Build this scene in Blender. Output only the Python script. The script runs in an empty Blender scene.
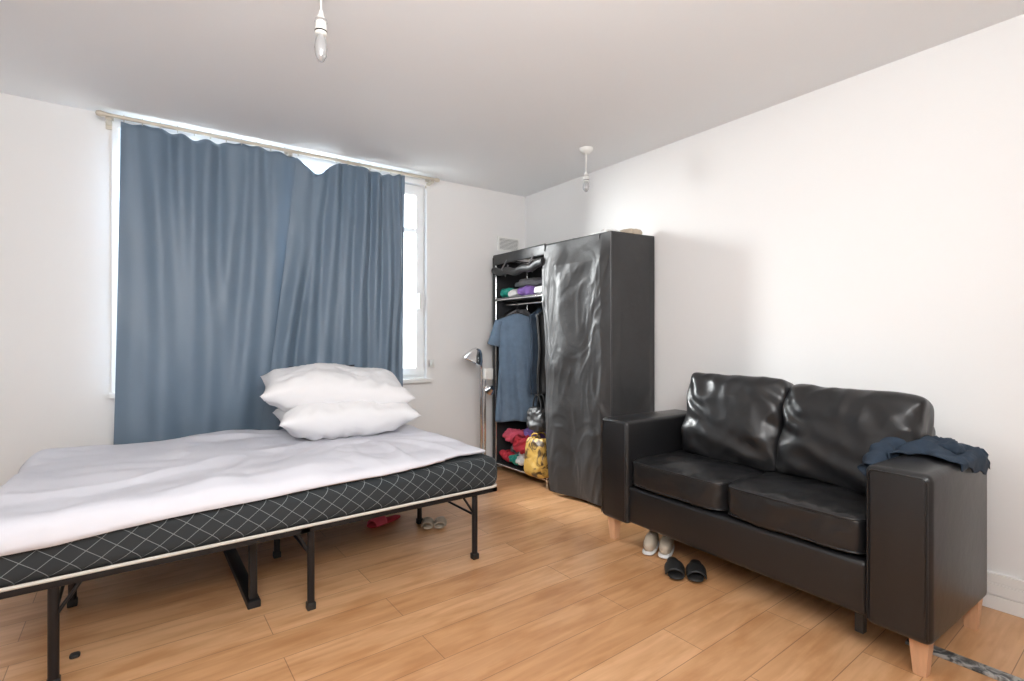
import bpy, bmesh, math, random
from mathutils import Vector, Matrix, noise
random.seed(3)
R = math.radians
sc = bpy.context.scene
COL = sc.collection
sc.view_settings.view_transform='Standard'

# ---------------------------------------------------------------- materials
def new_mat(name):
    m = bpy.data.materials.new(name); m.use_nodes = True
    nt = m.node_tree; b = nt.nodes['Principled BSDF']
    return m, nt, b
def mat(name, col, rough=.6, metal=0, var=0, vscale=6, bump=0, bscale=40, coat=0, spec=.5, stretch=None, bdist=.01):
    m, nt, b = new_mat(name)
    b.inputs['Base Color'].default_value = (*col, 1)
    b.inputs['Roughness'].default_value = rough
    b.inputs['Metallic'].default_value = metal
    b.inputs['Specular IOR Level'].default_value = spec
    b.inputs['Coat Weight'].default_value = coat
    tc = nt.nodes.new('ShaderNodeTexCoord')
    src = tc.outputs['Object']
    if stretch:
        mp = nt.nodes.new('ShaderNodeMapping'); mp.inputs['Scale'].default_value = stretch
        nt.links.new(src, mp.inputs['Vector']); src = mp.outputs['Vector']
    n = nt.nodes.new('ShaderNodeTexNoise'); n.inputs['Scale'].default_value = vscale
    n.inputs['Detail'].default_value = 5
    nt.links.new(src, n.inputs['Vector'])
    mx = nt.nodes.new('ShaderNodeMix'); mx.data_type = 'RGBA'
    mx.inputs['A'].default_value = tuple(max(0, c*(1-var)) for c in col)+(1,)
    mx.inputs['B'].default_value = tuple(min(1, c*(1+var)) for c in col)+(1,)
    nt.links.new(n.outputs['Fac'], mx.inputs['Factor'])
    nt.links.new(mx.outputs['Result'], b.inputs['Base Color'])
    if bump:
        n2 = nt.nodes.new('ShaderNodeTexNoise'); n2.inputs['Scale'].default_value = bscale
        n2.inputs['Detail'].default_value = 6
        nt.links.new(src, n2.inputs['Vector'])
        bp = nt.nodes.new('ShaderNodeBump'); bp.inputs['Strength'].default_value = bump
        bp.inputs['Distance'].default_value = bdist
        nt.links.new(n2.outputs['Fac'], bp.inputs['Height'])
        nt.links.new(bp.outputs['Normal'], b.inputs['Normal'])
    return m

M = {}
M['wall'] = mat('wall_paint', (.785,.78,.775), .85, var=.02, vscale=1.5, bump=.04, bscale=120)
M['ceil'] = mat('ceiling_paint', (.83,.84,.85), .9, var=.015, vscale=1.2, bump=.04, bscale=90)
M['trim'] = mat('trim_gloss', (.80,.795,.78), .35, var=.02)
M['upvc'] = mat('upvc_white', (.84,.85,.84), .3, var=.01)
M['plastic'] = mat('white_plastic', (.80,.80,.77), .35, var=.02)
M['leather'] = mat('black_leather', (.013,.013,.014), .35, var=.25, vscale=8, bump=.16, bscale=14, coat=.05, spec=.5, bdist=.010)
M['pvc'] = mat('black_pvc_fabric', (.030,.030,.031), .47, var=.2, vscale=10, bump=.25, bscale=22, coat=.0)
M['pvc_in'] = mat('black_fabric_matte', (.025,.025,.028), .8, var=.2)
M['steel'] = mat('black_steel', (.013,.013,.015), .4, metal=.3, var=.1)
M['chrome'] = mat('chrome', (.75,.75,.76), .15, metal=1, var=.05)
M['brass'] = mat('aged_white_rail', (.55,.50,.42), .4, metal=.3, var=.1)
M['duvet'] = mat('white_cotton', (.68,.68,.735), .9, var=.03, vscale=4, bump=.35, bscale=12)
M['pillow'] = mat('white_pillowcase', (.77,.765,.78), .9, var=.03, vscale=4, bump=.2, bscale=18)
M['darkpillow'] = mat('dark_grey_cotton', (.03,.032,.04), .9, var=.1)
M['legwood'] = mat('pale_beech', (.66,.38,.22), .45, var=.2, vscale=8, stretch=(8,8,1))
M['denim'] = mat('blue_cotton', (.13,.19,.27), .9, var=.25, vscale=18, bump=.3, bscale=90)
M['navy'] = mat('navy_cloth', (.022,.038,.062), .9, var=.4, vscale=20, bump=.3, bscale=80)
M['white'] = mat('white_cloth', (.75,.75,.74), .8, var=.05)
M['teal'] = mat('teal_plastic', (.02,.32,.25), .4, var=.1)
M['purple'] = mat('purple_cloth', (.28,.16,.5), .8, var=.2)
M['red'] = mat('red_cloth', (.50,.03,.05), .8, var=.3)
M['pink'] = mat('pink_cloth', (.8,.12,.2), .7, var=.2)
M['grey'] = mat('grey_cloth', (.18,.18,.19), .85, var=.2)
M['beige'] = mat('beige_suede', (.5,.42,.33), .8, var=.15)
M['black'] = mat('black_rubber', (.015,.015,.015), .5, var=.1)
M['cream'] = mat('cream_piping', (.6,.57,.52), .8, var=.05)

def bag_mat():
    m, nt, b = new_mat('yellow_printed_bag')
    tc = nt.nodes.new('ShaderNodeTexCoord')
    n = nt.nodes.new('ShaderNodeTexNoise'); n.inputs['Scale'].default_value=9; n.inputs['Detail'].default_value=3; n.inputs['Distortion'].default_value=1.5
    nt.links.new(tc.outputs['Object'], n.inputs['Vector'])
    cr = nt.nodes.new('ShaderNodeValToRGB')
    cr.color_ramp.elements[0].position=.42; cr.color_ramp.elements[0].color=(.07,.04,.015,1)
    cr.color_ramp.elements[1].position=.50; cr.color_ramp.elements[1].color=(.50,.31,.07,1)
    nt.links.new(n.outputs['Fac'], cr.inputs['Fac']); nt.links.new(cr.outputs[0], b.inputs['Base Color'])
    b.inputs['Roughness'].default_value=.5
    return m
M['yellow']=bag_mat()

def curtain_mat():
    m, nt, b = new_mat('blue_curtain_fabric')
    out = nt.nodes['Material Output']
    tc = nt.nodes.new('ShaderNodeTexCoord')
    n = nt.nodes.new('ShaderNodeTexNoise'); n.inputs['Scale'].default_value = 3
    nt.links.new(tc.outputs['Object'], n.inputs['Vector'])
    mx = nt.nodes.new('ShaderNodeMix'); mx.data_type='RGBA'
    mx.inputs['A'].default_value=(.128,.185,.255,1); mx.inputs['B'].default_value=(.160,.220,.290,1)
    nt.links.new(n.outputs['Fac'], mx.inputs['Factor'])
    nt.links.new(mx.outputs['Result'], b.inputs['Base Color'])
    b.inputs['Roughness'].default_value=.45
    b.inputs['Sheen Weight'].default_value=.05
    w = nt.nodes.new('ShaderNodeTexNoise'); w.inputs['Scale'].default_value=250
    nt.links.new(tc.outputs['Object'], w.inputs['Vector'])
    bp = nt.nodes.new('ShaderNodeBump'); bp.inputs['Strength'].default_value=.12; bp.inputs['Distance'].default_value=.003
    nt.links.new(w.outputs['Fac'], bp.inputs['Height']); nt.links.new(bp.outputs['Normal'], b.inputs['Normal'])
    t = nt.nodes.new('ShaderNodeBsdfTranslucent'); t.inputs['Color'].default_value=(.13,.20,.30,1)
    ms = nt.nodes.new('ShaderNodeMixShader'); ms.inputs['Fac'].default_value=.04
    nt.links.new(b.outputs[0], ms.inputs[1]); nt.links.new(t.outputs[0], ms.inputs[2])
    nt.links.new(ms.outputs[0], out.inputs['Surface'])
    return m
M['curtain']=curtain_mat()

def glass_mat():
    m, nt, b = new_mat('window_glass')
    out = nt.nodes['Material Output']
    t = nt.nodes.new('ShaderNodeBsdfTransparent'); t.inputs['Color'].default_value=(.95,.97,.98,1)
    g = nt.nodes.new('ShaderNodeBsdfGlossy'); g.inputs['Roughness'].default_value=.02
    ms = nt.nodes.new('ShaderNodeMixShader'); ms.inputs['Fac'].default_value=.06
    nt.links.new(t.outputs[0], ms.inputs[1]); nt.links.new(g.outputs[0], ms.inputs[2])
    nt.links.new(ms.outputs[0], out.inputs['Surface'])
    return m
M['glass']=glass_mat()

def mattress_mat():
    m, nt, b = new_mat('quilted_black_mattress')
    tc = nt.nodes.new('ShaderNodeTexCoord'); sp = nt.nodes.new('ShaderNodeSeparateXYZ')
    nt.links.new(tc.outputs['Object'], sp.inputs[0])
    def mth(op,a,bv=None,c=None):
        n = nt.nodes.new('ShaderNodeMath'); n.operation=op
        for i,v in enumerate((a,bv,c)):
            if v is None: continue
            if isinstance(v,(int,float)): n.inputs[i].default_value=v
            else: nt.links.new(v,n.inputs[i])
        return n.outputs[0]
    u = mth('ADD', sp.outputs[0], sp.outputs[1])
    z = mth('MULTIPLY', sp.outputs[2], 1.0)
    res=None
    for s in (1,-1):
        q = mth('MULTIPLY_ADD', z, s*1.25, u)
        q = mth('DIVIDE', q, .078)
        q = mth('FRACT', q)
        q = mth('SUBTRACT', q, .5); q = mth('ABSOLUTE', q)
        l = mth('GREATER_THAN', q, .48)
        res = l if res is None else mth('MAXIMUM', res, l)
    mx = nt.nodes.new('ShaderNodeMix'); mx.data_type='RGBA'
    mx.inputs['A'].default_value=(.022,.028,.032,1); mx.inputs['B'].default_value=(.22,.24,.25,1)
    nt.links.new(res, mx.inputs['Factor']); nt.links.new(mx.outputs['Result'], b.inputs['Base Color'])
    b.inputs['Roughness'].default_value=.8
    bp = nt.nodes.new('ShaderNodeBump'); bp.inputs['Strength'].default_value=.6; bp.inputs['Distance'].default_value=.004; bp.invert=True
    nt.links.new(res,bp.inputs['Height']); nt.links.new(bp.outputs['Normal'], b.inputs['Normal'])
    return m
M['mattress']=mattress_mat()

def floor_mat():
    m, nt, b = new_mat('oak_laminate')
    tc = nt.nodes.new('ShaderNodeTexCoord')
    br = nt.nodes.new('ShaderNodeTexBrick')
    br.offset=.37; br.inputs['Scale'].default_value=1
    br.inputs['Brick Width'].default_value=1.2; br.inputs['Row Height'].default_value=.17
    br.inputs['Mortar Size'].default_value=.0017; br.inputs['Mortar Smooth'].default_value=.5
    br.inputs['Color1'].default_value=(.60,.325,.155,1); br.inputs['Color2'].default_value=(.71,.42,.225,1)
    br.inputs['Mortar'].default_value=(.32,.155,.07,1)
    nt.links.new(tc.outputs['Object'], br.inputs['Vector'])
    mp = nt.nodes.new('ShaderNodeMapping'); mp.inputs['Scale'].default_value=(1.2,12,1)
    nt.links.new(tc.outputs['Object'], mp.inputs['Vector'])
    n = nt.nodes.new('ShaderNodeTexNoise'); n.inputs['Scale'].default_value=2.2; n.inputs['Detail'].default_value=8; n.inputs['Distortion'].default_value=.8
    nt.links.new(mp.outputs[0], n.inputs['Vector'])
    cr = nt.nodes.new('ShaderNodeValToRGB')
    cr.color_ramp.elements[0].position=.3; cr.color_ramp.elements[0].color=(.85,.78,.71,1)
    cr.color_ramp.elements[1].position=.65; cr.color_ramp.elements[1].color=(1.05,1.05,1.05,1)
    nt.links.new(n.outputs['Fac'], cr.inputs['Fac'])
    mp2 = nt.nodes.new('ShaderNodeMapping'); mp2.inputs['Scale'].default_value=(1.7,5,1)
    nt.links.new(tc.outputs['Object'], mp2.inputs['Vector'])
    n2 = nt.nodes.new('ShaderNodeTexNoise'); n2.inputs['Scale'].default_value=2.4; n2.inputs['Detail'].default_value=5
    nt.links.new(mp2.outputs[0], n2.inputs['Vector'])
    cr2 = nt.nodes.new('ShaderNodeValToRGB')
    cr2.color_ramp.elements[0].position=.33; cr2.color_ramp.elements[0].color=(.85,.77,.68,1)
    cr2.color_ramp.elements[1].position=.52; cr2.color_ramp.elements[1].color=(1,1,1,1)
    nt.links.new(n2.outputs['Fac'], cr2.inputs['Fac'])
    def mul(a,bb):
        mx = nt.nodes.new('ShaderNodeMix'); mx.data_type='RGBA'; mx.blend_type='MULTIPLY'; mx.inputs['Factor'].default_value=1
        nt.links.new(a,mx.inputs['A']); nt.links.new(bb,mx.inputs['B']); return mx.outputs['Result']
    c = mul(mul(br.outputs['Color'], cr.outputs['Color']), cr2.outputs['Color'])
    nt.links.new(c, b.inputs['Base Color'])
    b.inputs['Roughness'].default_value=.28
    b.inputs['Specular IOR Level'].default_value=.5
    bp = nt.nodes.new('ShaderNodeBump'); bp.inputs['Strength'].default_value=.2; bp.inputs['Distance'].default_value=.002; bp.invert=True
    nt.links.new(br.outputs['Fac'], bp.inputs['Height']); nt.links.new(bp.outputs['Normal'], b.inputs['Normal'])
    return m
M['floor']=floor_mat()

def marble_mat():
    m, nt, b = new_mat('grey_pattern_strip')
    tc = nt.nodes.new('ShaderNodeTexCoord')
    n = nt.nodes.new('ShaderNodeTexNoise'); n.inputs['Scale'].default_value=22; n.inputs['Detail'].default_value=6; n.inputs['Distortion'].default_value=1.5
    nt.links.new(tc.outputs['Object'], n.inputs['Vector'])
    cr = nt.nodes.new('ShaderNodeValToRGB')
    cr.color_ramp.elements[0].position=.42; cr.color_ramp.elements[0].color=(.06,.06,.06,1)
    cr.color_ramp.elements[1].position=.58; cr.color_ramp.elements[1].color=(.42,.41,.39,1)
    nt.links.new(n.outputs['Fac'], cr.inputs['Fac']); nt.links.new(cr.outputs[0], b.inputs['Base Color'])
    b.inputs['Roughness'].default_value=.35
    return m
M['marble']=marble_mat()

# ---------------------------------------------------------------- mesh helpers
def finish(me, name, m, smooth=True):
    me.validate(); me.update()
    if smooth:
        for p in me.polygons: p.use_smooth=True
    ob = bpy.data.objects.new(name, me); COL.objects.link(ob)
    if m: me.materials.append(M[m] if isinstance(m,str) else m)
    return ob
def bm_ob(bm, name, m, smooth=True):
    bmesh.ops.recalc_face_normals(bm, faces=bm.faces)
    me = bpy.data.meshes.new(name); bm.to_mesh(me); bm.free()
    return finish(me, name, m, smooth)
def autosmooth(ob, ang=35):
    me = ob.data
    me.polygons.foreach_set('use_smooth',[True]*len(me.polygons))
    bm = bmesh.new(); bm.from_mesh(me)
    for e in bm.edges:
        if len(e.link_faces)==2 and e.calc_face_angle(0)>R(ang): e.smooth=False
    bm.to_mesh(me); bm.free()
def box(name, lo, hi, m, bevel=.0, seg=2, rot=None):
    """box from lo to hi corners; geometry centred on object origin"""
    lo=Vector(lo); hi=Vector(hi); c=(lo+hi)/2; s=hi-lo
    bm = bmesh.new(); bmesh.ops.create_cube(bm,size=1)
    for v in bm.verts: v.co=Vector((v.co.x*s.x,v.co.y*s.y,v.co.z*s.z))
    if bevel: bmesh.ops.bevel(bm, geom=list(bm.edges), offset=bevel, segments=seg, profile=.5, affect='EDGES')
    ob = bm_ob(bm,name,m,False); autosmooth(ob)
    ob.location=c
    if rot: ob.rotation_euler=rot
    return ob
def boxes(name, lst, m, bevel=0):
    bm = bmesh.new()
    for lo,hi in lst:
        lo=Vector(lo); hi=Vector(hi); c=(lo+hi)/2; s=hi-lo
        g = bmesh.ops.create_cube(bm,size=1)
        for v in g['verts']: v.co=Vector((v.co.x*s.x,v.co.y*s.y,v.co.z*s.z))+c
        if bevel:
            es=list({e for v in g['verts'] for e in v.link_edges})
            bmesh.ops.bevel(bm, geom=es, offset=bevel, segments=2, profile=.5, affect='EDGES')
    ob=bm_ob(bm,name,m,False); autosmooth(ob); return ob
def soft(name, size, loc, m, n=5, cuts=22, rot=(0,0,0), wr=0, wf=6, seed=0, nz=None, fn=None):
    """superellipsoid cushion"""
    bm = bmesh.new(); bmesh.ops.create_cube(bm,size=2)
    bmesh.ops.subdivide_edges(bm, edges=list(bm.edges), cuts=cuts, use_grid_fill=True)
    for v in bm.verts:
        p=v.co.copy(); q=(abs(p.x)**n+abs(p.y)**n+abs(p.z)**n)**(1/n); p/=q
        w=Vector((p.x*size[0]/2,p.y*size[1]/2,p.z*size[2]/2))
        if fn: w=fn(p,w)
        if wr:
            nn=noise.noise(w*wf+Vector((seed,seed*2,0)))
            n2=abs(noise.noise(w*wf*2.3+Vector((seed,7,3))))
            w+=p.normalized()*wr*(nn-.8*n2)
        v.co=w
    ob=bm_ob(bm,name,m,True); ob.location=loc; ob.rotation_euler=rot; return ob
def lathe(name, prof, loc, m, seg=28, rot=(0,0,0)):
    bm=bmesh.new(); rings=[]
    for r,z in prof:
        rings.append([bm.verts.new((max(r,1e-4)*math.cos(2*math.pi*i/seg),max(r,1e-4)*math.sin(2*math.pi*i/seg),z)) for i in range(seg)])
    for a,b in zip(rings,rings[1:]):
        for i in range(seg): bm.faces.new((a[i],a[(i+1)%seg],b[(i+1)%seg],b[i]))
    bm.faces.new(rings[0]); bm.faces.new(rings[-1])
    ob=bm_ob(bm,name,m,True); autosmooth(ob,50); ob.location=loc; ob.rotation_euler=rot; return ob
def tube(name, pts, r, m, cyclic=False, seg=10, smooth=False):
    """swept tube mesh; one polyline or list of polylines"""
    if not isinstance(pts[0][0],(tuple,list,Vector)): pts=[pts]
    bm=bmesh.new()
    for pl in pts:
        P=[Vector(p) for p in pl]; N=len(P); rings=[]
        up=None
        for i,p in enumerate(P):
            if cyclic: t=(P[(i+1)%N]-P[i-1]).normalized()
            else: t=(P[min(i+1,N-1)]-P[max(i-1,0)]).normalized()
            if up is None:
                up=Vector((0,0,1)) if abs(t.z)<.9 else Vector((1,0,0))
            a=t.cross(up).normalized(); up=a.cross(t).normalized(); 
            rings.append([bm.verts.new(p+r*(a*math.cos(2*math.pi*k/seg)+up*math.sin(2*math.pi*k/seg))) for k in range(seg)])
        rng = range(N) if cyclic else range(N-1)
        for i in rng:
            A=rings[i]; B=rings[(i+1)%N]
            for k in range(seg): bm.faces.new((A[k],A[(k+1)%seg],B[(k+1)%seg],B[k]))
        if not cyclic:
            bm.faces.new(rings[0]); bm.faces.new(rings[-1])
    ob=bm_ob(bm,name,m,True); autosmooth(ob,60); return ob
def grid(name, nu, nv, fn, m, thick=0, offset=0):
    vs=[]; fs=[]
    for j in range(nv+1):
        for i in range(nu+1): vs.append(tuple(fn(i/nu,j/nv)))
    for j in range(nv):
        for i in range(nu):
            a=j*(nu+1)+i; fs.append((a,a+1,a+nu+2,a+nu+1))
    me=bpy.data.meshes.new(name); me.from_pydata(vs,[],fs)
    ob=finish(me,name,m,True)
    if thick:
        s=ob.modifiers.new('thickness','SOLIDIFY'); s.thickness=thick; s.offset=offset
    return ob
def group(name, parts, loc=(0,0,0), rotz=None):
    e=bpy.data.objects.new(name,None); e.empty_display_size=.1; COL.objects.link(e)
    e.location=loc
    if rotz is not None: e.rotation_euler=(0,0,rotz)
    for p in parts:
        p.parent=e
        if rotz is None: p.matrix_parent_inverse=Matrix.Translation(Vector(loc)).inverted()
    return e
def local_group(name, parts, loc, rotz=0):
    return group(name, parts, loc, rotz)
def pillow(name,size,loc,m,rot=(0,0,0),seed=0,N=44):
    bm=bmesh.new(); vt={}
    for side in (1,-1):
        for j in range(N+1):
            for i in range(N+1):
                x=-1+2*i/N; y=-1+2*j/N
                if side==-1 and (i in(0,N) or j in(0,N)): vt[(side,i,j)]=vt[(1,i,j)]; continue
                h=((1-x**4)*(1-y**4))**.5*(1-.28*(x*x+y*y)/2)
                px=x*(1-.07*(1-y*y)); py=y*(1-.07*(1-x*x))
                p=Vector((px*size[0]/2,py*size[1]/2,side*h*size[2]/2))
                k=Vector((p.x*5+seed,p.y*5,side*.7+seed))
                edge=min(1-abs(x),1-abs(y))
                p.z+=(noise.noise(k)*.026-abs(noise.noise(k*2.4))*.030)*min(1,h*1.5)
                # gathers radiating from the seams
                p.z+=.007*math.sin(x*26+seed+2*noise.noise(k))*max(0,abs(y)-.45)*min(1,h*3)
                p.z+=.007*math.sin(y*20+seed)*max(0,abs(x)-.45)*min(1,h*3)
                p.z+=noise.noise(Vector((p.x*9,p.y*9,seed)))*.014*(1-min(1,edge*4))
                vt[(side,i,j)]=bm.verts.new(p)
        for j in range(N):
            for i in range(N):
                q=[vt[(side,i,j)],vt[(side,i+1,j)],vt[(side,i+1,j+1)],vt[(side,i,j+1)]]
                if side==-1: q.reverse()
                bm.faces.new(q)
    ob=bm_ob(bm,name,m,True); ob.location=loc; ob.rotation_euler=rot; return ob

# ---------------------------------------------------------------- room shell
XL,YR,H=-3.95,-4.7,2.40
T=.2
WALLROT=R(-2.3)        # the window wall is slightly out of square with the right wall
rotate_list=[]
WX0,WX1,WZ0,WZ1=-2.91,-.975,.80,2.33
box('floor',(XL-T,YR-T,-.1),(T,T+.25,0),'floor')
box('ceiling',(XL-T,YR-T,H),(T,T+.25,H+.1),'ceil')
ww=boxes('wall_window',[((XL-T,0,0),(WX0,T,H)),((WX1,0,0),(T*.9,T,H)),((WX0,0,0),(WX1,T,WZ0)),((WX0,0,WZ1),(WX1,T,H))],'wall')
rotate_list.append(ww)
box('wall_right',(0,YR-T,0),(T,0.02,H),'wall')
box('wall_left',(XL-T,YR,0),(XL,.25,H),'wall')
box('wall_rear',(XL-T,YR-T,0),(0,YR,H),'wall')
rotate_list.append(box('baseboard_window',(XL,-.015,0),(-.02,-.0,.09),'trim',.004))
boxes('baseboard_right',[((-.016,YR,0),(0,-.0,.055)),((-.011,YR,.055),(0,0,.062)),((-.018,YR,.062),(0,0,.105)),((-.011,YR,.105),(0,0,.112)),((-.016,YR,.112),(0,0,.145))],'trim')
box('baseboard_left',(XL,YR,0),(XL+.015,-.02,.09),'trim',.004)
box('baseboard_rear',(XL+.02,YR,0),(-.02,YR+.015,.09),'trim',.004)

# window
y0,y1=.045,.10
F=.055
L=[((WX0,y0,WZ0),(WX0+F,y1,WZ1)),((WX1-F,y0,WZ0),(WX1,y1,WZ1)),((WX0+F,y0,WZ0),(WX1-F,y1,WZ0+F)),((WX0+F,y0,WZ1-F),(WX1-F,y1,WZ1))]
for x in (-2.36,-1.55):
    L.append(((x-.035,y0,WZ0+F),(x+.035,y1,WZ1-F)))
p1=boxes('frame',L,'upvc')
a,b_=-1.53,WX1-.03
s0,s1=.015,.044
sash=boxes('sash',[((a,s0,WZ0+.03),(a+.05,s1,WZ1-.03)),((b_-.05,s0,WZ0+.03),(b_,s1,WZ1-.03)),((a+.05,s0,WZ0+.03),(b_-.05,s1,WZ0+.085)),((a+.05,s0,WZ1-.085),(b_-.05,s1,WZ1-.03)),((a+.05,s0+.003,1.95),(b_-.05,s1-.003,1.985))],'upvc')
gl=box('glass',(WX0+.02,.068,WZ0+.02),(WX1-.02,.074,WZ1-.02),'glass')
hd=box('handle',(b_-.034,-.012,1.35),(b_-.016,.0145,1.47),'plastic',.004)
rotate_list.append(group('window_1',[p1,sash,gl,hd],(-1.98,.05,WZ0)))
rotate_list.append(boxes('trim_1',[((WX0-.04,-.045,WZ0-.03),(WX1+.04,.04,WZ0)),((WX1,-.012,WZ0),(WX1+.03,0,WZ1+.03)),((WX0-.03,-.012,WZ0),(WX0,0,WZ1+.03)),((WX0,-.012,WZ1),(WX1,0,WZ1+.03))],'trim'))

# vent
parts=[boxes('grille',[((-.30,-.014,1.885),(-.285,0,2.01)),((-.085,-.014,1.885),(-.07,0,2.01)),((-.285,-.014,1.885),(-.085,0,1.90)),((-.285,-.014,1.995),(-.085,0,2.01))]+[((-.285,-.010,1.905+i*.0115),(-.085,0,1.911+i*.0115)) for i in range(8)],'plastic')]
parts.append(box('back',(-.29,-.003,1.895),(-.08,0,2.0),'grey'))
rotate_list.append(group('air_vent',parts,(-.185,0,1.95)))
rotate_list.append(group('wall_socket',[box('plate',(-.965,-.012,.885),(-.905,0,.945),'plastic',.004),box('rocker',(-.945,-.02,.9),(-.925,-.012,.925),'plastic',.002)],(-.935,0,.91)))

# ---------------------------------------------------------------- curtain rod and curtains
RZ=2.362; RY=-.095
RL,RR=-2.98,-.93
rod=tube('rod',[(RL,RY,RZ),(RR,RY,RZ)],.011,'brass')
br=[rod]
for i,x in enumerate((RL+.03,-2.0,RR-.035)):
    br.append(boxes('bracket_%d'%i,[((x-.012,RY-.006,RZ-.03),(x+.012,0,RZ-.013)),((x-.018,-.008,RZ-.05),(x+.018,0,RZ+.025))],'brass'))
for i,x in enumerate((RL-.005,RR+.005)):
    br.append(lathe('finial_%d'%i,[(0,-.022),(.012,-.018),(.018,0),(.012,.018),(0,.022)],(x,RY,RZ),'brass',16,(0,R(90),0)))
rotate_list.append(group('curtain_rod',br,(-2,RY,RZ)))

def sstep(a,b,x):
    t=max(0,min(1,(x-a)/(b-a))); return t*t*(3-2*t)
# folds defined by hand as (x_top, x_bottom, depth, width_top, width_bottom)
FOLDS=[(-2.84,-2.86,.026,.045,.06),(-2.73,-2.72,.048,.05,.07),(-2.60,-2.68,.036,.045,.09),(-2.47,-2.50,.058,.045,.065),(-2.33,-2.45,.038,.04,.08),
       (-2.20,-2.30,.052,.045,.065),(-2.07,-2.20,.044,.045,.07)]
FOLDS2=[(-1.90,-2.10,.076,.035,.05),(-1.80,-1.98,.042,.035,.06),(-1.70,-1.83,.072,.035,.055),(-1.60,-1.71,.046,.03,.05),(-1.50,-1.58,.076,.035,.05),(-1.41,-1.46,.046,.03,.045),(-1.32,-1.35,.064,.03,.045),(-1.25,-1.27,.04,.025,.03)]
def curtain(name,xt0,xt1,xb0,xb1,yc,zb,folds,seed,dip=None):
    def f(u,v):
        s=v
        x0=xb0+(xt0-xb0)*s**.8; x1=xb1+(xt1-xb1)*s**.9
        x=x0+(x1-x0)*u
        y=yc
        for k,(a,b,dp,wt,wb) in enumerate(folds):
            c=b+(a-b)*s**.85+.03*noise.noise(Vector((s*2,k,seed))); w=wb+(wt-wb)*s
            g=.60+.75*noise.noise(Vector((s*1.7,k*3.1,seed+2)))
            d=(x-c)/w
            y-=dp*g*math.exp(-d*d)
            y+=.35*dp*g*math.exp(-((d-1.5)/.7)**2)
        y+=.020*noise.noise(Vector((x*2.2,s*2.6+x,seed)))+.006*noise.noise(Vector((x*7+s*5,s*6,seed)))+.004*math.sin(x*75)*sstep(.75,1,s)
        ztop=RZ-.022
        if dip: ztop-=dip(u)
        ztop+=.005*math.sin(x*60)-.010*(.5+.5*math.sin(x*17))
        z=zb+.012*math.sin(u*9+seed)+(ztop-zb)*s
        return (x,min(y,-.056),z)
    return grid(name,220,80,f,'curtain',.003)
c1=curtain('panel_1',-2.895,-1.90,-2.93,-1.90,-.074,.45,FOLDS,1.3,lambda u:.05*max(0,(u-.9)/.1)**1.5)
c2=curtain('panel_2',-1.965,-1.195,-2.20,-1.205,-.096,.46,FOLDS2,4.1,lambda u:.090*math.exp(-((u-.17)/.12)**2))
rings=[]
for x0,x1,n in((-2.88,-1.95,12),(-1.70,-1.22,7)):
    for i in range(n):
        x=x0+(x1-x0)*i/(n-1)
        rings.append([(x,RY+.017*math.cos(t*math.pi/6),RZ-.003+.02*math.sin(t*math.pi/6)) for t in range(12)])
rg=tube('rings',rings,.002,'brass',cyclic=True,seg=6)
rotate_list.append(group('curtain',[c1,c2,rg],(-2.1,RY,RZ)))
RM=Matrix.Rotation(WALLROT,4,'Z')
for o in rotate_list:
    o.location=RM@Vector(o.location); o.rotation_euler=(0,0,WALLROT)

# ---------------------------------------------------------------- bed
BX0,BX1,BY0,BY1=-3.22,-1.335,-1.46,-.19
fr=boxes('frame_rails',[((BX0,BY0,.322),(BX1,BY0+.025,.344)),((BX0,BY1-.03,.322),(BX1,BY1,.344)),((BX0,BY0,.3225),(BX0+.03,BY1,.3435)),((BX1-.03,BY0,.3225),(BX1,BY1,.3435)),((BX0,-.84,.3215),(BX1,-.81,.3425)),
   ((-2.30,BY0,.3213),(-2.26,BY1,.3423))]+[((BX0+.15+i*.19,BY0+.03,.325),(BX0+.18+i*.19,BY1-.03,.343)) for i in range(9)],'steel',.002)
legs=[]
LX=(-1.46,-2.255,-3.04)
for x in LX:
    for y in (BY0+.02,-.825,BY1-.03):
        legs.append([(x,y,.325),(x,y,.0)])
lg=tube('legs',legs,.0145,'steel',seg=12)
bars=[]
for x in LX:
    bars.append([(x,BY0+.02,.22),(x,BY1-.03,.22)])
for x in (-1.46,-3.04):
    d=1 if x<-2 else -1
    for y in (BY0+.02,BY1-.03):
        bars.append([(x,y,.22),(x+d*.07,y,.325)])
bars.append([(-2.255,BY0+.02,.22),(-2.31,BY0+.02,.325)])
bb=tube('braces',bars,.006,'steel',seg=8)
flo=boxes('centre_leg_bar',[((-2.465,-1.30,0.0),(-2.415,-.60,.03)),((-2.455,-1.28,.03),(-2.425,-1.25,.322)),((-2.455,-.66,.03),(-2.425,-.63,.322))],'steel',.004)
caps=boxes('feet',[((x-.017,y-.017,0),(x+.017,y+.017,.03)) for x in LX for y in (BY0+.02,-.825,BY1-.03)],'black',.004)
group('bed_frame',[fr,lg,bb,flo,caps],(-2.28,-.82,0))
mb=box('mattress_core',(BX0-.005,BY0-.012,.348),(BX1+.012,BY1,.500),'mattress',.045,5)
def rrect(x0,y0,x1,y1,r,z,n=6):
    o=[]
    for cx,cy,a0 in((x1-r,y1-r,0),(x0+r,y1-r,90),(x0+r,y0+r,180),(x1-r,y0+r,270)):
        for i in range(n+1):
            a=R(a0+90*i/n); o.append((cx+r*math.cos(a),cy+r*math.sin(a),z))
    return o
pp=tube('piping_bottom',rrect(BX0,BY0-.008,BX1+.008,BY1,.05,.353),.0065,'cream',cyclic=True,seg=8)
group('mattress',[mb,pp],(-2.28,-.82,.35))

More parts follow.
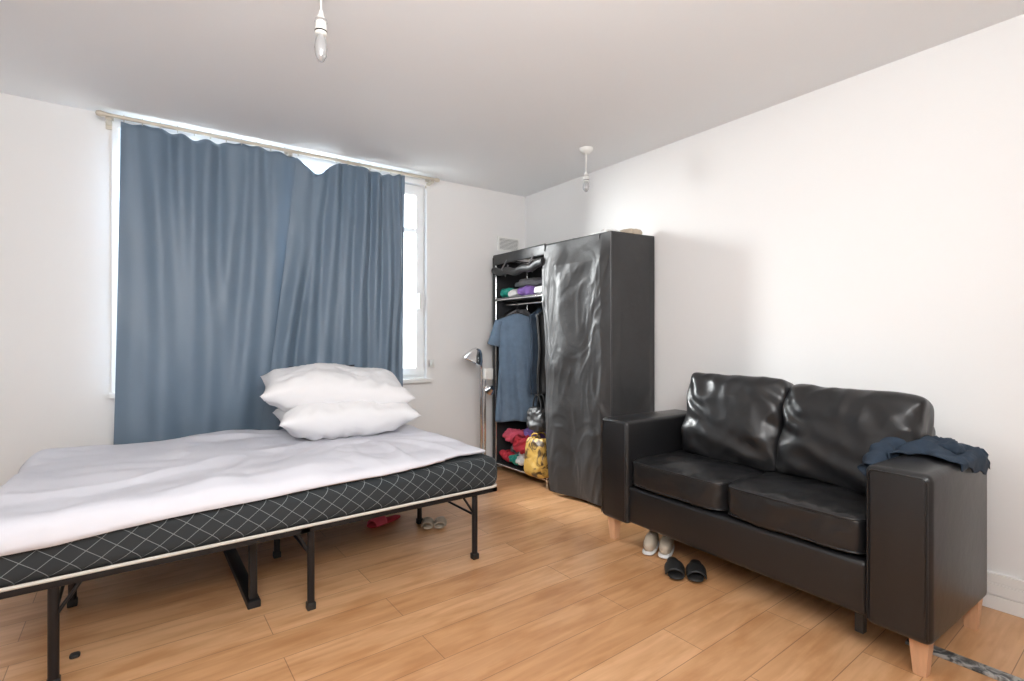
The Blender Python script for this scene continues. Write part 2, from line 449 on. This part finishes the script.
# duvet
DX0,DX1=BX0-.02,BX1-.035
def duv(u,v):
    x=DX0+(DX1-DX0)*u
    e=BY0+.030        # where it starts rolling over
    over=.0+.085*(1-u)**.8+.018*noise.noise(Vector((u*5,0,3)))-.05*sstep(.8,1,u)
    flat=(BY1-.02-e)
    total=flat+max(-.03,over)
    s=total*v
    zt=.512
    if s<=flat: y=BY1-.02-s; z=zt
    else:
        r=.05; q=(s-flat)
        a=min(q/r,math.pi/2)
        y=e-r*math.sin(a); z=zt-r*(1-math.cos(a))
        if q>r*math.pi/2: z-=q-r*math.pi/2
    dl=u*(DX1-DX0)
    if dl<.05: z-=.03*(1-dl/.05)**2
    ang=math.atan2(y+.55,x+1.8); rad=math.hypot(y+.55,x+1.8)
    cre=abs(noise.noise(Vector((ang*3.2,rad*1.3,4))))
    wob=noise.noise(Vector((x*1.6,y*2.6,1)))*.024+.022*(1-min(1,cre*4))*sstep(.2,.6,rad)+.5*abs(noise.noise(Vector((x*3+y*2,y*5-x,9))))*.045+noise.noise(Vector((x*8,y*11,2)))*.007
    ed=max(0,min(1,(total-s)/.10)); er=max(0,min(1,(DX1-x)/.08))
    z+=.010+(wob+.018)*min(ed,er)**.6*.85
    if s>flat: y-=.010+.006*noise.noise(Vector((x*14,0,1)))
    return (x+.012*noise.noise(Vector((y*5,0,5)))*u,y,z)
dv=grid('duvet',170,120,duv,'duvet',.014,0)

# pillows
pillow('pillow',(.76,.52,.22),(-1.83,-.60,.668),'pillow',(0,0,R(-8)),1)
pillow('pillow.001',(.83,.52,.25),(-1.86,-.53,.820),'pillow',(R(8),R(4),R(-10)),5)
pillow('cushion',(.42,.36,.14),(-1.84,-.24,.765),'darkpillow',(R(72),0,0),8)

# ---------------------------------------------------------------- sofa (local: x along width, y depth, z up)
SW,SD=1.50,.67
sp=[]
def sofa_box(n,lo,hi,bev,m='leather'):
    o=box(n,lo,hi,m,bev,4); sp.append(o); return o
sofa_box('arm_left',(0,0,.12),(.20,SD-.03,.67),.024)
sofa_box('arm_right',(SW-.195,0,.12),(SW-.005,SD-.08,.67),.024)
sofa_box('base',(.19,.015,.13),(SW-.19,SD-.03,.325),.02)
sofa_box('backrest',(.18,SD-.14,.14),(SW-.18,SD,.76),.04)
for x,sd in((.475,2),(1.028,7)):
    def fn(p,w):
        w=w.copy()
        w.z+= .018*(1-p.x**2)*(1-p.y**2)*(1 if p.z>0 else 0)
        if p.z>0: w.z+=.0035*math.sin(p.x*16+3*noise.noise(w*5))*max(0,-p.y)**2*(1-abs(p.x)**4)
        return w
    sp.append(soft('seat_cushion_%d'%sd,(.550,.54,.15),(x,.272,.402),'leather',n=9,wr=.010,wf=7,seed=sd,fn=fn,cuts=36))
    for zz in(.462,.345):
        hx,hy=.270,.266
        ring=[]
        for i in range(72):
            a=2*math.pi*i/72; c,s=math.cos(a),math.sin(a); q=(abs(c)**10+abs(s)**10)**(-1/10)
            ring.append((x+hx*c*q,.272+hy*s*q,zz))
        sp.append(tube('seat_piping_%d_%d'%(sd,zz*1000),ring,.0045,'leather',cyclic=True,seg=8))
def bc(p,w):
    w=w.copy(); w.y*= (1-.38*abs(p.z)**3)*(1-.28*abs(p.x)**4)
    w.x*=1-.05*(1-p.z**2)
    w.z*=1-.05*(1-p.x**2)
    # soft creases pulling from the corners
    if p.y<0:
        w.y+=.008*math.sin((p.x*1.3+p.z)*9+3*noise.noise(w*6))*(abs(p.x)**1.3)*(1-abs(p.z)**6)
        w.y+=.006*math.sin(p.z*14+2.5*p.x+3*noise.noise(w*5))*(1-p.z)*.5*(1-abs(p.x)**4)
    return w
sp.append(soft('back_cushion_left',(.56,.25,.47),(.55,.435,.69),'leather',n=8,rot=(R(-13),R(1.0),R(2)),wr=.013,wf=4.5,seed=11,fn=bc,cuts=46))
sp.append(soft('back_cushion_right',(.56,.25,.45),(1.085,.425,.675),'leather',n=8,rot=(R(-16),R(1.5),R(-3)),wr=.015,wf=4.5,seed=23,fn=bc,cuts=46))
def legp(n,x,y):
    bm=bmesh.new(); bmesh.ops.create_cube(bm,size=1)
    for v in bm.verts:
        k=.055 if v.co.z>0 else .036
        v.co=Vector((v.co.x*k,v.co.y*k,(v.co.z+.5)*.13))
    o=bm_ob(bm,n,'legwood',False); o.location=(x,y,0); sp.append(o)
for i,(x,y) in enumerate(((.06,.05),(SW-.05,.06),(.06,SD-.09),(SW-.045,SD-.12))): legp('leg_%d'%i,x,y)
sofa_box('centre_foot',(SW-.245,.05,.05),(SW-.215,.08,.13),.004,'black')
seam=[]
for x0,x1 in((0.012,.188),(SW-.183,SW-.017)):
    seam.append([(x0,-.001,.14),(x0,-.001,.64),(x0+.01,-.001,.656),(x1-.01,-.001,.656),(x1,-.001,.64),(x1,-.001,.14)])
sp.append(tube('arm_seams',seam,.003,'leather',seg=6))
SANG=R(-93.0); SLOC=(-.735,-1.615,0)
local_group('sofa',sp,SLOC,SANG)

# jacket draped on right arm (sofa local coordinates)
def jk(u,v):
    y=.26+.29*u+.06*noise.noise(Vector((v*3,u*2,4)))
    ax0,ax1,top=SW-.195,SW-.005,.67
    inner=.12*(.6+.5*math.sin(u*5)); outer=.03+.05*noise.noise(Vector((u*4,1,2)))+.03*u
    Wd=.19; tot=inner+Wd+outer; s=tot*v
    rr=.008
    if s<inner: x=ax0-rr; z=top-(inner-s)+rr
    elif s<inner+Wd: x=ax0+(s-inner); z=top+rr
    else: x=ax1+rr; z=top-(s-inner-Wd)+rr
    n1=abs(noise.noise(Vector((x*7,y*10,z*7))));n2=noise.noise(Vector((x*20,y*24,z*20)))
    b=.008+.085*n1*math.sin(math.pi*min(1,max(0,u)))+.014*n2
    if s<inner: x-=b
    elif s<inner+Wd: z+=b
    else: x+=b*.4
    return (x,y,z)
j1=grid('body',70,70,jk,'navy',.005,1)
def sl(u,v):
    a=2*math.pi*u
    cx=SW-.215-.05*v; cy=.38-.16*v; cz=.70-.10*v*v
    r=.045*(1-.35*v)+.014*noise.noise(Vector((u*6,v*7,3)))+.008*math.sin(v*26)
    return (cx+r*math.cos(a),cy+r*.3*math.sin(a)-.02*math.sin(a),cz+r*.75*math.sin(a))
j2=grid('sleeve',28,30,sl,'navy',.003,1)
def jk2(p,w): 
    w=w.copy(); w.z*=1+.6*noise.noise(w*14); return w
j3=soft('collar',(.15,.18,.06),(SW-.12,.43,.705),'navy',n=2.5,rot=(R(0),R(4),R(25)),wr=.035,wf=13,seed=9,fn=jk2)
local_group('jacket',[j1,j2,j3],SLOC,SANG)

# ---------------------------------------------------------------- wardrobe
FX,BXw,Y0,Y1,HW=-.385,-.02,-1.38,-.06,1.80
def crink(a,b,s,seed):
    p=Vector((a*s,b*s,seed))
    return (abs(noise.noise(p*1.0))*1.0+abs(noise.noise(p*2.3+Vector((3,1,0))))*.5+noise.noise(p*.5)*.6-.45)
def ridge(a,b,seed):
    """soft crease lines, domain warped"""
    p=Vector((a,b,seed))
    wv=Vector((noise.noise(p*1.3+Vector((9,0,0))),noise.noise(p*1.3+Vector((0,9,0))),0))*.5
    q=p+wv
    r1=1-min(1,abs(noise.noise(q*1.6))*2.6)
    r2=1-min(1,abs(noise.noise(q*3.1+Vector((4,2,7))))*2.6)
    return r1*r1*(3-2*r1)+.45*r2*r2*(3-2*r2)
wp=[]
def side(u,v):
    x=FX+(BXw-FX)*u; z=.03+(HW-.03)*v
    k=min(1,6*min(u,1-u))*min(1,12*(1-v))
    return (x,Y0-.012*k-.055*u-.007*ridge(u*.6,v*1.6,3)*k,z)
wp.append(grid('side_panel_right',50,150,side,'pvc',.003))
wp.append(grid('side_panel_left',10,20,lambda u,v:(FX+(BXw-FX)*u,Y1,.03+(HW-.03)*v),'pvc_in',.003))
wp.append(grid('back_panel',10,20,lambda u,v:(BXw,Y0+(Y1-Y0)*u,.03+(HW-.03)*v),'pvc_in',.003))
def topf(u,v):
    k=min(1,8*min(u,1-u))*min(1,6*min(v,1-v))
    return (FX+(BXw-FX)*v,Y0-.055*v*(1-u)+(Y1-Y0)*u,HW+.003+.02*u-.02*k*(1+crink(u*2,v,3,5)))
wp.append(grid('top_panel',80,24,topf,'pvc',.003))
def flap(u,v):   # u 0 = right edge, 1 = opening edge ; v bottom->top
    yo=-.735+(-.86+.735)*(1-v)**1.1+.012*math.sin(v*9)
    y=Y0+(yo-Y0)*u; z=.025+(HW-.02)*v
    k=min(1,9*u)*min(1,10*(1-v))
    bulge=.060*math.sin(min(1,u)*math.pi*.75)*(.35+.65*math.sin(v*math.pi*.9))*k
    r=ridge(u*1.1+v*.5,v*1.5-u*.3,7)
    fine=ridge(u*2.6+v,v*3.6,2)
    x=FX-bulge-.016*r*k*(.5+.6*v)-.005*fine*k-.012*k*math.sin(u*9+2.5*v+1.5*noise.noise(Vector((v*3,0,2))))
    x-=.03*(u**3)*(1-v)
    return (min(x,FX+.004),y,z)
wp.append(grid('front_flap',110,280,flap,'pvc',.003))
pipe=[(FX-.006,Y0-.006,.03+.0885*i*.998*2) for i in range(11)]
wp.append(tube('edge_piping',[pipe,[(FX-.008,Y0+.10,.05),(FX-.022,Y0+.10,.6),(FX-.02,Y0+.10,1.4),(FX-.004,Y0+.10,HW)]],.005,'pvc',seg=8))
def val(u,v):
    return (FX-.006-.006*math.sin(u*14)*(1-v),-.74+(Y1+.74)*u,HW-.065+.085*v)
wp.append(grid('front_valance',40,6,val,'pvc',.003))
roll=[]
for i in range(25):
    t=i/24
    roll.append((FX-.02,-.735+.64*t,1.685-.03*math.sin(t*math.pi)+.008*math.sin(t*20)))
wp.append(tube('rolled_flap',roll,.030,'pvc',seg=14))
wp.append(tube('roll_straps',[[(FX-.002,y,1.76),(FX-.055,y,1.68),(FX-.02,y,1.625),(FX+.01,y,1.72)] for y in(-.6,-.25)],.006,'grey',seg=6))
wp.append(tube('front_strip_left',[(FX-.004,Y1-.006,.03),(FX-.004,Y1-.006,HW)],.012,'pvc'))
fz=[]
for x in(FX+.012,BXw-.014):
    for y in(Y0+.015,-.74,Y1-.014): fz.append([(x,y,0),(x,y,HW-.01)])
for z in(.06,1.44,HW-.02):
    for x in(FX+.012,BXw-.014): fz.append([(x,Y0+.015,z),(x,Y1-.014,z)])
    for y in(Y0+.015,-.74,Y1-.014): fz.append([(FX+.012,y,z),(BXw-.014,y,z)])
wp.append(tube('frame_tubes',fz,.0085,'chrome',seg=10))
wp.append(box('shelf_top',(FX+.005,-.74,1.447),(BXw-.005,Y1-.01,1.455),'grey',.002))
wp.append(box('shelf_bottom',(FX+.005,Y0+.02,.066),(BXw-.005,Y1-.01,.074),'pvc_in',.002))
wp.append(box('divider',(FX+.02,-.745,.07),(BXw-.01,-.741,1.78),'pvc_in',.0))
wp.append(tube('hanging_rail',[(-.30,-.745,1.40),(-.30,Y1-.01,1.40)],.01,'chrome'))
group('wardrobe',wp,(-.2,-.72,0))

# shirt hanging. local: x shoulder axis, y depth, z up (0 at shoulder)
def shirt():
    sections=[(0,.035,.03),(-.015,.075,.034),(-.045,.155,.038),(-.10,.165,.045),(-.22,.15,.05),(-.40,.145,.05),(-.60,.16,.055),(-.80,.178,.05),(-.87,.18,.045)]
    bm=bmesh.new(); rings=[]; S=64; N=40
    for q in range(N+1):
        z=-.87*q/N
        for (za,wa,da),(zb,wb,db) in zip(sections,sections[1:]):
            if zb<=z<=za:
                t=(za-z)/(za-zb); w=wa+(wb-wa)*t; d=da+(db-da)*t; break
        r=[]
        for i in range(S):
            a=2*math.pi*i/S
            fold=1+.30*math.sin(a*7+z*3)*min(1,-z*2)+.14*math.sin(a*13+z*7)*min(1,-z*2)
            r.append(bm.verts.new((w*math.cos(a)*(1+.05*noise.noise(Vector((a,z*4,1)))),d*math.sin(a)*fold,z+.01*math.sin(a*3)*(-z))))
        rings.append(r)
    for A,B in zip(rings,rings[1:]):
        for i in range(S): bm.faces.new((A[i],A[(i+1)%S],B[(i+1)%S],B[i]))
    o=bm_ob(bm,'body','denim',True)
    m=o.modifiers.new('t','SOLIDIFY'); m.thickness=.003
    out=[o]
    for sgn in(1,-1):
        bm=bmesh.new(); rings=[]
        for q in range(9):
            t=q/8
            c=Vector((sgn*(.135+.055*t),0,-.055-.20*t)); ax=Vector((1,0,.25*sgn)).normalized()
            rings.append([bm.verts.new(c+Vector((ax.x*math.cos(a),0,ax.z*math.cos(a)))*(.042+.012*t)+Vector((0,.03*math.sin(a)*(1+.2*math.sin(3*a)),0))) for a in [2*math.pi*i/20 for i in range(20)]])
        for A,B in zip(rings,rings[1:]):
            for i in range(20): bm.faces.new((A[i],A[(i+1)%20],B[(i+1)%20],B[i]))
        s=bm_ob(bm,'sleeve_%s'%('r' if sgn>0 else 'l'),'denim',True)
        m=s.modifiers.new('t','SOLIDIFY'); m.thickness=.003
        out.append(s)
    out.append(tube('hanger',[[(-.15,0,-.045),(0,0,.018),(.15,0,-.045)],[(0,0,.018),(0,0,.05),(.012,0,.068),(.0,0,.086),(-.014,0,.07)]],.004,'black',seg=6))
    return out
local_group('hanging_shirt',shirt(),(-.345,-.33,1.315),R(-42))

it=[soft('folded_towel',(.2,.16,.07),(-.27,-.62,1.49),'white',n=3,wr=.02,wf=10,seed=1),
    soft('teal_bundle',(.16,.16,.09),(-.29,-.16,1.50),'teal',n=3,wr=.03,wf=10,seed=2),
    soft('purple_bundle',(.2,.18,.09),(-.25,-.40,1.50),'purple',n=3,wr=.03,wf=12,seed=4),
    soft('white_bundle',(.14,.14,.06),(-.3,-.28,1.487),'white',n=3,wr=.02,wf=12,seed=5),
    soft('dark_bundle',(.24,.5,.08),(-.17,-.4,1.57),'grey',n=3,wr=.03,wf=9,seed=6)]
group('shelf_clothes',it,(-.26,-.38,1.45))
it=[soft('red_bundle',(.2,.18,.14),(-.30,-.40,.27),'red',n=2.6,wr=.05,wf=11,seed=1),
    soft('pink_bundle',(.2,.18,.12),(-.28,-.22,.30),'pink',n=2.6,wr=.05,wf=11,seed=2),
    soft('white_bundle',(.18,.18,.12),(-.31,-.42,.155),'white',n=2.6,wr=.05,wf=11,seed=3),
    soft('blue_bundle',(.22,.18,.14),(-.20,-.44,.36),'purple',n=2.6,wr=.05,wf=11,seed=4),
    soft('dark_bundle',(.24,.34,.15),(-.18,-.27,.16),'grey',n=3,wr=.05,wf=9,seed=5),
    soft('teal_low_bundle',(.14,.14,.08),(-.33,-.30,.13),'teal',n=2.6,wr=.04,wf=11,seed=7),
    soft('red_low_bundle',(.16,.14,.10),(-.315,-.19,.14),'red',n=2.6,wr=.04,wf=11,seed=6)]
group('clothes_pile',it,(-.26,-.38,.08))
it=[]
for i,(y,m_) in enumerate(((-.62,'black'),(-.55,'navy'),(-.14,'black'),(-.20,'grey'))):
    def hg(u,v,y=y,i=i):
        w=.16*(1-.75*max(0,(v-.9)/.1))
        return (-.205+(u-.5)*2*w*(.95 if v<.9 else 1),y+.02*math.sin(u*14+i)+.01*math.sin(v*9),.68+.68*v)
    it.append(grid('garment_%d'%i,24,30,hg,m_,.02))
group('hanging_clothes',it,(-.2,-.4,1.36))

# bags
def bagfn(p,w):
    w=w.copy(); w.x*=1-.25*max(0,p.z); w.y*=1-.10*max(0,p.z); return w
bx,by=-.37,-.655
b1=soft('bag_body',(.14,.24,.30),(bx-.03,by-.02,.230),'yellow',n=5,wr=.02,wf=9,seed=4,fn=bagfn)
b2=tube('bag_handles',[[(x,by-.02+.055*math.cos(a),.365+.04*math.sin(a)) for a in [math.pi*i/10 for i in range(11)]] for x in(bx-.06,bx)],.006,'yellow',seg=6)
group('shopping_bag',[b1,b2],(bx,by,0.08))
b1=soft('bag_body',(.13,.21,.18),(bx-.02,by,.510),'pvc',n=3.5,wr=.025,wf=10,seed=14,fn=bagfn)
b2=tube('bag_handles',[[(x,by+.05*math.cos(a),.57+.12*math.sin(a)) for a in [math.pi*i/10 for i in range(11)]] for x in(bx-.03,bx+.01)],.006,'black',seg=6)
group('black_handbag',[b1,b2],(bx,by,.41))
# things on wardrobe top
it=[soft('paper_1',(.16,.22,.055),(-.25,-1.22,HW+.024),'white',n=3,wr=.03,wf=12,seed=3,rot=(0,0,.3)),
    soft('paper_2',(.14,.14,.05),(-.13,-1.30,HW+.024),'beige',n=3,wr=.03,wf=12,seed=5),
    soft('paper_3',(.2,.2,.04),(-.22,-.95,HW+.017),'grey',n=3,wr=.02,wf=12,seed=8)]
group('paper_bundle',it,(-.2,-1.2,HW))

# ---------------------------------------------------------------- floor lamp (chrome)
lx,ly=-.62,-.22
it=[lathe('base',[(0,0),(.12,0),(.12,.012),(.09,.022),(.02,.03),(0,.03)],(lx,ly,0),'chrome'),
    tube('pole',[(lx,ly,.02),(lx,ly,.84),(lx-.005,ly-.002,.93),(lx-.03,ly-.01,.985),(lx-.06,ly-.02,1.0),(lx-.09,ly-.03,.985)],.013,'chrome',seg=14),
    tube('second_pole',[(lx+.035,ly,.03),(lx+.035,ly,.80),(lx+.05,ly-.01,.86)],.010,'chrome',seg=12),
    lathe('shade',[(0.0,.10),(.025,.10),(.045,.08),(.078,.025),(.086,-.01),(.081,-.01),(.07,.02),(.0,.06)],(lx-.10,ly-.03,.945),'chrome',28,(R(10),R(25),0)),
    box('switch_box',(lx+.005,ly-.05,.79),(lx+.085,ly-.012,.88),'plastic',.008),
    lathe('small_shade',[(0,.05),(.02,.05),(.04,0),(.037,0),(.0,.03)],(lx+.06,ly-.03,.70),'chrome',20,(R(60),0,0)),
    tube('small_arm',[(lx,ly,.72),(lx+.06,ly-.02,.735)],.006,'chrome')]
group('floor_lamp',it,(lx,ly,0))

# ---------------------------------------------------------------- pendant lights
M['bulbglass']=mat('frosted_bulb_glass',(.45,.45,.45),.15,metal=.4,var=.1)
def bulb_holder(x,y,ztop,zb,name,clear):
    h=ztop-zb
    it=[lathe('ceiling_rose',[(0,0),(.045,0),(.045,-.012),(.03,-.03),(.008,-.036),(0,-.036)],(x,y,H),'plastic'),
        tube('cord',[(x,y,H-.03),(x,y,ztop-.01)],.0035,'plastic',seg=8),
        lathe('lamp_holder',[(0,0),(.006,0),(.012,-.02*h/.17),(.019,-.03*h/.17),(.019,-.34*h),(.021,-.36*h),(.021,-.46*h),(.017,-.48*h),(0,-.48*h)],(x,y,ztop),'plastic'),
        lathe('holder_band',[(0,0),(.0215,0),(.0215,-.03*h),(0,-.03*h)],(x,y,ztop-.40*h),'steel'),
        lathe('holder_ring',[(0,0),(.0205,0),(.0205,-.05*h),(0,-.05*h)],(x,y,ztop-.18*h),'chrome'),
        lathe('bulb',[(0,0),(.012,0),(.018,-.10*h),(.022,-.26*h),(.019,-.40*h),(.010,-.5*h),(0,-.52*h)],(x,y,ztop-.48*h),clear)]
    group(name,it,(x,y,H))
bulb_holder(-2.302,-1.743,2.275,2.093,'pendant_light','bulbglass')
bulb_holder(-.385,-1.154,2.24,2.106,'pendant_light.001','bulbglass')

# ---------------------------------------------------------------- footwear
def slipper(name,x,y,rz,m,sole='black',n=2,sc_=1.0):
    parts=[]
    for k in range(n):
        ox=k*.10*sc_
        def fs(p,w):
            w=w.copy(); w.x*=.82+.18*p.y-.08*math.cos(p.y*2.6); return w
        parts.append(soft('sole_%d'%k,(.095*sc_,.25*sc_,.026),(ox,0,.014),sole,n=2.6,cuts=12,fn=fs,rot=(0,0,R(4*(1 if k else -1)))))
        def strap(u,v,ox=ox):
            a=math.pi*u; r=(.046-.004*v)*sc_
            return (ox-r*math.cos(a),(.02+.08*v)*sc_,.018+.045*math.sin(a)*(1-.35*v)*sc_)
        parts.append(grid('strap_%d'%k,20,8,strap,m,.006))
    local_group(name,parts,(x,y,0),rz)
slipper('slippers',-.71,-2.20,R(127),'black','black',2,.95)
slipper('slippers.001',-1.63,-.70,R(110),'pink','red',1,.95)
slipper('slippers.002',-1.37,-.92,R(150),'beige','beige',2,.75)
def shoe(x,y,rz,k_=.8):
    parts=[]
    for k in range(2):
        ox=k*.10*k_
        def fs(p,w):
            w=w.copy(); w.x*=.85+.15*p.y; return w
        def fu(p,w):
            w=w.copy(); w.x*=.85+.12*p.y
            w.z*= (1-.45*max(0,p.y)) if p.z>0 else 1
            if p.z>0 and p.y<0: w.z-=.03*k_*math.exp(-((p.y+.45)/.25)**2)*max(0,1-abs(p.x)*1.6)
            return w
        parts.append(soft('sole_%d'%k,(.095*k_,.26*k_,.03*k_),(ox,0,.015*k_),'white',n=2.8,cuts=12,fn=fs))
        parts.append(soft('upper_%d'%k,(.088*k_,.24*k_,.11*k_),(ox,0,.058*k_),'beige',n=2.6,cuts=16,fn=fu))
        parts.append(tube('laces_%d'%k,[[(ox-.02*k_,(.02+.02*i)*k_,(.10-.008*i)*k_),(ox,(.022+.02*i)*k_,(.107-.008*i)*k_),(ox+.02*k_,(.02+.02*i)*k_,(.10-.008*i)*k_)] for i in range(4)],.003,'white',seg=6))
    local_group('shoes',parts,(x,y,0),rz)
shoe(-.62,-1.975,R(115))
box('floor_strip',(-.60,-3.45,.0),(-.545,-2.98,.012),'marble',.003)
soft('bottle_cap',(.03,.03,.016),(-3.0,-1.28,.008),'black',n=3,cuts=6)

# ---------------------------------------------------------------- camera
cam=bpy.data.cameras.new('camera'); co=bpy.data.objects.new('camera',cam); COL.objects.link(co)
cam.sensor_fit='HORIZONTAL'; cam.sensor_width=36; cam.lens=505/1024*36; cam.clip_start=.05
co.location=(-2.835,-3.592,1.10)
co.rotation_euler=(R(90),0,math.atan2(-.599,.8007))
sc.camera=co

# ---------------------------------------------------------------- lights
w=bpy.data.worlds.new('world'); sc.world=w; w.use_nodes=True
nt=w.node_tree; bg=nt.nodes['Background']
tc=nt.nodes.new('ShaderNodeTexCoord'); sp_=nt.nodes.new('ShaderNodeSeparateXYZ'); nt.links.new(tc.outputs['Generated'],sp_.inputs[0])
cr=nt.nodes.new('ShaderNodeValToRGB'); nt.links.new(sp_.outputs[2],cr.inputs[0])
cr.color_ramp.elements[0].position=0; cr.color_ramp.elements[0].color=(.40,.42,.42,1)
cr.color_ramp.elements[1].position=.06; cr.color_ramp.elements[1].color=(.90,.96,1,1)
nt.links.new(cr.outputs[0],bg.inputs[0]); bg.inputs[1].default_value=8
def area(name,loc,target,sx,sy,pw,col):
    l=bpy.data.lights.new(name,'AREA'); l.shape='RECTANGLE'; l.size=sx; l.size_y=sy; l.energy=pw; l.color=col
    o=bpy.data.objects.new(name,l); COL.objects.link(o); o.location=loc
    o.rotation_euler=(Vector(target)-Vector(loc)).to_track_quat('-Z','Y').to_euler(); return o
area('daylight',(-2.3,1.7,2.5),(-.7,-1.5,1.0),1.3,1.1,1000,(1,.985,.96))
area('room_fill',(-2.6,-4.2,2.25),(-1.8,-1.2,.6),2.0,.6,40,(1,.985,.97))  # added fill light behind the camera, no fitting in the room
area('ceiling_fill',(-2.7,-3.7,1.65),(-2.1,-2.2,2.4),1.2,.8,48,(.985,.985,.985))  # added unseen fill aimed upward to brighten the ceiling
